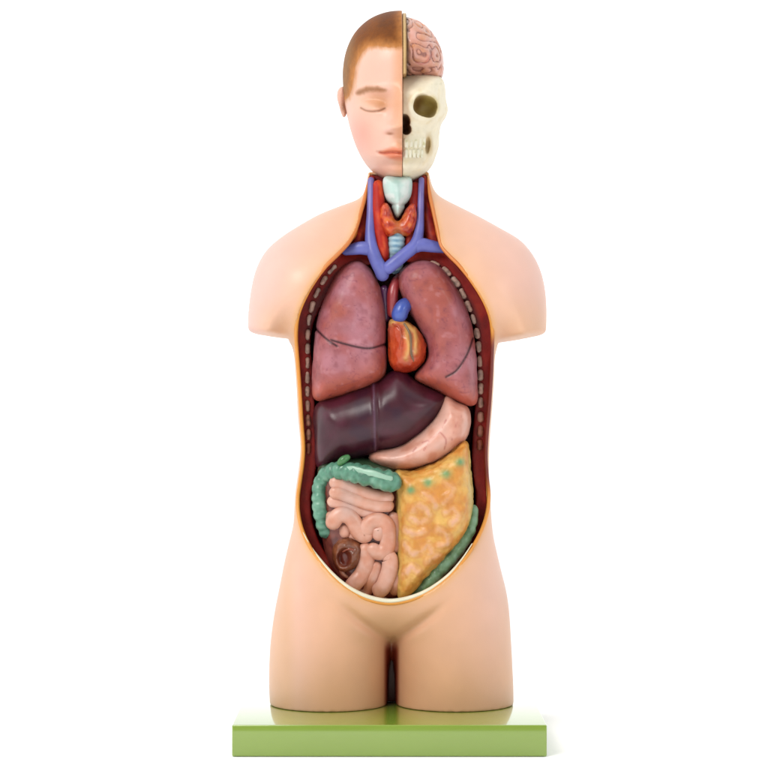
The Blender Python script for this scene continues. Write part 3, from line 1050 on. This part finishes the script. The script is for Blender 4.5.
def face_col(px, py, y):
    c = np.tile(np.array([240., 192., 172.]), (len(px), 1))
    c = mix(c, (226, 158, 108), sstep(388, 402, px) * .6)  # shading towards the midline, painted into the skin colour
    c = mix(c, (236, 158, 140), np.exp(-(((px - 362) / 13) ** 2 + ((py - 134) / 17) ** 2)) * .6)
    c = mix(c, (228, 158, 128), sstep(160, 178, py) * .4)
    c = mix(c, (226, 168, 112), np.exp(-(((px - 376) / 14) ** 2 + ((py - 101) / 9) ** 2)) * .4)
    c = mix(c, (196, 134, 74), np.exp(-(((px - 382) / 6) ** 2 + ((py - 104) / 5) ** 2)) * .35)  # orange shadow between brow and inner eye corner, painted in here and above
    c = mix(c, (228, 168, 130), np.exp(-(((px - 398) / 6) ** 2 + ((py - 100) / 20) ** 2)) * .5)
    d = sdf2(px, py, HAIRP)
    front = sstep(60, 20, y)
    n = fbm(px * 2, py * .6, y, 4, 201)
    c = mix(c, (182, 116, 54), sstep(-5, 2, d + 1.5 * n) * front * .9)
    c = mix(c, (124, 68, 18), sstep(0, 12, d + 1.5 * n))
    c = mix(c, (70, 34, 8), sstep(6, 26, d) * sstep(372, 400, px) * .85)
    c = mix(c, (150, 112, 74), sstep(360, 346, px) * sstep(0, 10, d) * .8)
    c = mix(c, (158, 98, 38), sstep(10, 40, y) * sstep(140, 120, py))
    d = sdf2(px, py, browp)
    c = mix(c, (146, 92, 48), sstep(-3.2, 1.6, d + .9 * n) * .8)
    d = sdf2(px, py, lipp)
    c = mix(c, (224, 124, 88), sstep(-2.4, 2.4, d) * .85)
    c = mix(c, (176, 76, 50), np.exp(-(line_d(px, py, [(380, 152.4), (384, 153), (392, 152.4), (403, 153.4)]) / 1.1) ** 2) * .8)
    c = mix(c, (130, 82, 50), np.exp(-(line_d(px, py, LID) / .9) ** 2) * .65)
    c = mix(c, (150, 90, 60), np.exp(-(((px - 390) / 3.0) ** 2 + ((py - 133.6) / 1.3) ** 2)) * .7)
    return c


def split(v, f, mask):
    g = f[mask]
    ids, inv = np.unique(g, return_inverse=True)
    return v[ids], inv.reshape(g.shape)


cen = v[f].mean(1)
cs = S(cen[:, 1])
cpx, cpy = CX + cen[:, 0] / cs, CY - cen[:, 2] / cs
onface = (cen[:, 1] < 0) & (cen[:, 0] < XM - .6)
in_lip = onface & inside(cpx, cpy, lipp)
in_brow = onface & inside(cpx, cpy, browp)
in_lid = onface & inside(cpx, cpy, LIDP)
in_hair = (((cen[:, 1] < 15) & inside(cpx, cpy, HAIRP)) | ((cen[:, 1] >= 15) & (cpy < 140))) & (cen[:, 0] < XM - .6)
rest = ~(in_lip | in_brow | in_hair | in_lid)
fv, ff = split(v, f, rest)
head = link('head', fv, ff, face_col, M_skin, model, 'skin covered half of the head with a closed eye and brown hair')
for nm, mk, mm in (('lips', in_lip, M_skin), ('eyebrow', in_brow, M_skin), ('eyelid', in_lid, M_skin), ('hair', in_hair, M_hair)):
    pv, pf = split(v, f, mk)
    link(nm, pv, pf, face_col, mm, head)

EAR = [(345, 88), (341, 87), (337.6, 91), (337, 98), (339, 106), (341, 113), (343.5, 117.5), (346.5, 114), (347.5, 100)]


def ear_disp(px, py, y):
    g = np.exp(-(((px - 343.5) / 2.2) ** 2 + ((py - 103) / 6) ** 2))
    return -3.0 * g


def ear_col(px, py, y):
    c = np.tile(np.array([230., 178., 156.]), (len(px), 1))
    return mix(c, (120, 70, 40), np.exp(-(((px - 343.5) / 2.2) ** 2 + ((py - 107) / 5) ** 2)) * .8)


pillow('ear', EAR, 4, 9, 5, ear_col, M_skin, head, h=.7, sig=.5, disp=ear_disp)

# ---- median section plate (cut edge of skull and brain membrane)
def shrink_head(e):
    return Fh + e


plate = np.maximum(shrink_head(2.5), np.maximum(midcut - 4.2, -(midcut - .25)))
plate = np.maximum(plate, AZ[:, None, :] * 0 + (CY - 82 - AZ[:, None, :]) * 1.0)
v, f = surface_nets(plate, (hx[0], hy[0], hz[0]), h2)


def plate_col(px, py, y):
    return mix(np.tile(np.array([214., 180., 122.]), (len(px), 1)), (150, 112, 62), sstep(404.6, 406.5, px + .6 * fbm(px, py, y, 5, 211)))


# ---- skull half
SK = [(401, 76), (418, 74), (434, 75), (443, 80), (445.5, 90), (446, 100), (447.5, 109), (446, 117), (441.5, 124), (439.5, 134), (439, 146),
      (436, 156), (432, 166), (424, 175), (413, 181), (401, 182.5), (380, 182.5), (380, 76)]
skp = spline(measure(SK, 0), 5, True)
sd = sdf2(AX, AZ, skp)
sR = np.interp(APY, [70, 110, 140, 180], [44, 44, 38, 30])
sTf = np.interp(APY, [70, 90, 110, 130, 150, 165, 180], [64, 63, 60, 57, 58, 58, 52])
sTb = np.interp(APY, [70, 90, 130, 150, 180], [78, 76, 50, 34, 28])
su = np.clip(sd / sR, -1, 1)
sq = blur(np.where(sd > 0, 1 - (1 - su) ** 2, 2 * sd / sR), 1.8)
sgq = 2 / sR * (1 - np.clip(su, 0, .96))
stf = np.sqrt(np.maximum(sTf ** 2 * sq, 0))
APX, APY = CX + AX / S(-stf), CY - AZ / S(-stf)
sh = 4.0 * G(424, 92, 13, 3, 5) + 6.0 * G(437, 119.5, 9, 4.0, 22) + 3.0 * G(413, 135, 8, 5) + 3.6 * G(404, 172, 9, 6)
sh += 2.0 * np.exp(-(np.hypot((APX - 425) / 15.5, (APY - 106.5) / 14) - 1) ** 2 / .03)
sh -= 7 * G(431, 133, 5, 6) + 5 * G(420, 128, 5, 4) + 2.0 * G(413, 149, 14, 1.6) + 3.5 * G(413, 163, 9, 3) + 4 * G(441, 96, 3, 8)
sh += 4 * G(403, 108, 3.5, 8)
APX, APY = FPX, FPY
st2 = np.where(sq > 0, np.maximum(stf + sh * sstep(4, 26, stf), 0) ** 2, sTf ** 2 * sq)
Fs = (HY ** 2 - np.where(FR, st2[:, None, :], (sTb ** 2 * sq)[:, None, :])) / (2 * np.sqrt(HY ** 2 + (np.where(FR, sTf[:, None, :], sTb[:, None, :]) ** 2 * sgq[:, None, :] / 2) ** 2 + 1.5))


def ell(px, py, y, rx, ry, rz, tilt=0, e=2.0):
    X, Z = measure([(px, py)], y)[0]
    dx_, dz_ = AX[:, None, :] - X, AZ[:, None, :] - Z
    a_ = math.radians(tilt)
    dx_, dz_ = dx_ * math.cos(a_) + dz_ * math.sin(a_), -dx_ * math.sin(a_) + dz_ * math.cos(a_)
    q_ = ((np.abs(dx_) / rx) ** e + (np.abs(HY - y) / ry) ** e + (np.abs(dz_) / rz) ** e) ** (1 / e)
    return (q_ - 1) * min(rx, ry, rz)


orbit = ell(425.5, 106, -50, 12.0, 30, 10.4, -14, 2.7)
nasal = np.minimum(ell(404.5, 121, -58, 5.6, 24, 7.5), ell(406.5, 129, -58, 5.0, 24, 5.6))
ramus = ell(428.2, 144, -44, 3.0, 14, 11, -6)
Fs = np.maximum(Fs, -orbit)
Fs = np.maximum(Fs, -nasal)
Fs = np.maximum(Fs, -ramus)
Fs = np.maximum(Fs, -(midcut - .25))
Fs = np.maximum(Fs, AZ[:, None, :] - (CY - 77.5))
v2, f2 = surface_nets(Fs, (hx[0], hy[0], hz[0]), h2)
v2 = smooth(v2, f2, 1, .5)


def skull_col(px, py, y):
    c = np.tile(np.array([250., 240., 212.]), (len(px), 1))
    n = fbm(px, py, y, 7, 221)
    c = mix(c, (238, 220, 172), sstep(.0, .6, n) * .5)
    dep = sstep(-48, -30, y) * sstep(440, 432, px)
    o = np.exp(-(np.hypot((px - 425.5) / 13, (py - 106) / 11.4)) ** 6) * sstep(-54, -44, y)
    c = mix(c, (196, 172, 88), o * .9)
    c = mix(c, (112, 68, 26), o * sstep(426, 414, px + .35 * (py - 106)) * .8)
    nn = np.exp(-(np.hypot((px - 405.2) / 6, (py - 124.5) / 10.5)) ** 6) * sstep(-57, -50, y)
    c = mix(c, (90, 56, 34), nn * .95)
    rr = np.exp(-(np.hypot((px - 428.5) / 4.4, (py - 145) / 11.5)) ** 4) * sstep(-48, -38, y)
    c = mix(c, (196, 166, 112), rr * .8)
    c = mix(c, (180, 178, 150), np.exp(-((py - 86 + .1 * (px - 420)) / 1.2) ** 2) * sstep(.0, .4, n) * .25)
    c = mix(c, (196, 190, 150), sstep(133, 138, py) * sstep(167, 160, py) * sstep(428, 420, px) * .25)
    return c


skull = link('skull', v2, f2, skull_col, M_bone, model, 'exposed bone half of the head')
link('skull_section', v, f, plate_col, M_bone, skull)
# teeth, an upper and a lower row following the curve of the jaw
for row, (y0, y1) in enumerate(((138.5, 147.8), (148.6, 157.5))):
    xx = 403.6
    for i, w in enumerate((5.2, 4.2, 4.4, 4.2, 4.0)):
        w = w * (.9 if row else 1.0)
        cxp = xx + w / 2
        i_ = np.clip(int(round(((cxp - CX) * .976 - hx[0]) / h2)), 0, len(hx) - 1)
        k_ = np.clip(int(round(((CY - (y0 + y1) / 2) * .976 - hz[0]) / h2)), 0, len(hz) - 1)
        yd = -math.sqrt(max(st2[i_, k_], 1))
        pts = [(xx + .15, y0 + (1.2 if row else 0)), (cxp, y0 - (0 if row else 1.0)), (xx + w - .15, y0 + (1.2 if row else 0)),
               (xx + w + .05, (y0 + y1) / 2), (xx + w - .5, y1), (cxp, y1 + (.8 if row else .2)), (xx + .5, y1), (xx - .05, (y0 + y1) / 2)]
        pillow('tooth', pts, yd + 1.9, 3.0, 2.0, lambda px, py, y: mix(np.tile(np.array([240., 236., 212.]), (len(px), 1)), (212, 206, 160), sstep(.1, .6, fbm(px, py, y, 4, 231))),
               M_bone, skull, h=.55, sig=.3)
        xx += w

# ---- brain half
BR = [(400, 21), (409, 19.5), (421, 24), (430, 32), (437, 42), (441.5, 54), (443, 66), (441.5, 76), (436, 81), (406, 81), (386, 70), (386, 35)]
brp = spline(measure(BR, 0), 5, True)
bd = sdf2(AX, AZ, brp)
bu = np.clip(bd / 40, -1, 1)
bq = blur(np.where(bd > 0, 1 - (1 - bu) ** 2, 2 * bd / 40), 1.6)
BT = np.where(FR, 62.0, 76.0)
Fb = (HY ** 2 - BT ** 2 * bq[:, None, :]) / (2 * np.sqrt(HY ** 2 + (BT ** 2 * (1 / 40 * (1 - np.clip(bu, 0, .96)))[:, None, :]) ** 2 + 1.5))
A3 = np.broadcast_to(AX[:, None, :], Fb.shape)
Z3 = np.broadcast_to(AZ[:, None, :], Fb.shape)
Y3 = np.broadcast_to(HY, Fb.shape)
gn = np.abs(np.sin(2.6 * math.pi * fbm(A3, Y3, Z3, 17, 241, 2)))
Fb = Fb - 2.6 * np.sqrt(np.minimum(gn / .75, 1.0)) + 1.6
Fb = np.maximum(Fb, -(midcut - 4.0))
Fb = np.maximum(Fb, (CY - 79.5) - AZ[:, None, :])
v, f = surface_nets(Fb, (hx[0], hy[0], hz[0]), h2)
v = smooth(v, f, 1, .4)


def brain_col(px, py, y):
    s = S(y)
    g = np.abs(np.sin(2.6 * math.pi * fbm((px - CX) * s, y, (CY - py) * s, 17, 241, 2)))
    c = np.tile(np.array([216., 152., 130.]), (len(px), 1))
    n = fbm(px, py, y, 9, 251)
    c = mix(c, (224, 168, 156), sstep(0, .5, n) * .7)
    c = mix(c, (212, 140, 92), sstep(0, -.5, n) * .6)
    c = mix(c, (140, 84, 74), sstep(.35, .0, g) * .8)
    c = mix(c, (188, 90, 80), np.exp(-(line_d(px, py, [(416, 62), (421, 64), (426, 62), (431, 55)]) / 1.0) ** 2) * .5)
    c = mix(c, (120, 112, 96), sstep(411, 407, px) * .55 + sstep(74, 79, py) * .35)
    return c


brain = link('brain', v, f, brain_col, M_wet, model)

# ================================================================== setting
me = bpy.data.meshes.new('ground')
n = 72
gv = [(0, 0, 0)] + [(60 * math.cos(2 * math.pi * i / n), 60 * math.sin(2 * math.pi * i / n), 0) for i in range(n)]
me.from_pydata(gv, [], [(0, 1 + i, 1 + (i + 1) % n) for i in range(n)])
gm = bpy.data.materials.new('white_studio_paper')
gm.use_nodes = True
gp = gm.node_tree.nodes['Principled BSDF']
gn_ = gm.node_tree.nodes.new('ShaderNodeTexNoise')
gn_.inputs['Scale'].default_value = 40
gr_ = gm.node_tree.nodes.new('ShaderNodeValToRGB')
gr_.color_ramp.elements[0].color = (.93, .93, .945, 1)
gr_.color_ramp.elements[1].color = (.96, .96, .965, 1)
gm.node_tree.links.new(gn_.outputs['Fac'], gr_.inputs['Fac'])
gm.node_tree.links.new(gr_.outputs['Color'], gp.inputs['Base Color'])
gp.inputs['Roughness'].default_value = .9
gp.inputs['Specular IOR Level'].default_value = .1
me.materials.append(gm)
ground = bpy.data.objects.new('ground', me)
col.objects.link(ground)
ground['kind'] = 'structure'

# ================================================================== light
sc = bpy.context.scene
w = bpy.data.worlds.new('World')
sc.world = w
w.use_nodes = True
nt = w.node_tree
bg = nt.nodes['Background']
tc = nt.nodes.new('ShaderNodeTexCoord')
sx = nt.nodes.new('ShaderNodeSeparateXYZ')
nt.links.new(tc.outputs['Generated'], sx.inputs[0])
cr = nt.nodes.new('ShaderNodeMapRange')       # white cove behind and above, dimmer studio in front
cr.interpolation_type = 'SMOOTHSTEP'
cr.inputs['From Min'].default_value = -.9
cr.inputs['From Max'].default_value = .05
cr.inputs['To Min'].default_value = .2
cr.inputs['To Max'].default_value = 1.4
nt.links.new(sx.outputs['Y'], cr.inputs['Value'])
bg.inputs['Color'].default_value = (1, 1, 1, 1)
nt.links.new(cr.outputs['Result'], bg.inputs['Strength'])


def area(name, loc, target, size, power, color=(1, 1, 1)):
    l = bpy.data.lights.new(name, 'AREA')
    l.shape = 'RECTANGLE'
    l.size, l.size_y = size
    l.energy = power
    l.color = color
    o = bpy.data.objects.new(name, l)
    col.objects.link(o)
    o.location = loc
    from mathutils import Vector
    o.rotation_euler = (Vector(target) - Vector(loc)).to_track_quat('-Z', 'Y').to_euler()
    return o


area('softbox', (-1.15, -1.9, 1.95), (0, 0, .5), (1.1, 1.3), 47, (1, .97, .93))
area('softbox', (1.6, -2.2, 1.2), (0, 0, .5), (.6, .9), 10, (1, .97, .94))

# ================================================================== camera
cam = bpy.data.cameras.new('camera')
cam.sensor_width = 36
cam.lens = 36 * D / 768.0
cam.clip_start = .05
cam.clip_end = 500
co = bpy.data.objects.new('camera', cam)
col.objects.link(co)
co.location = (-XS * K, -D * K, -FLOOR * K)
co.rotation_euler = (math.pi / 2, 0, 0)
sc.camera = co
sc.view_settings.view_transform = 'Standard'
sc.view_settings.look = 'None'
sc.view_settings.exposure = 0
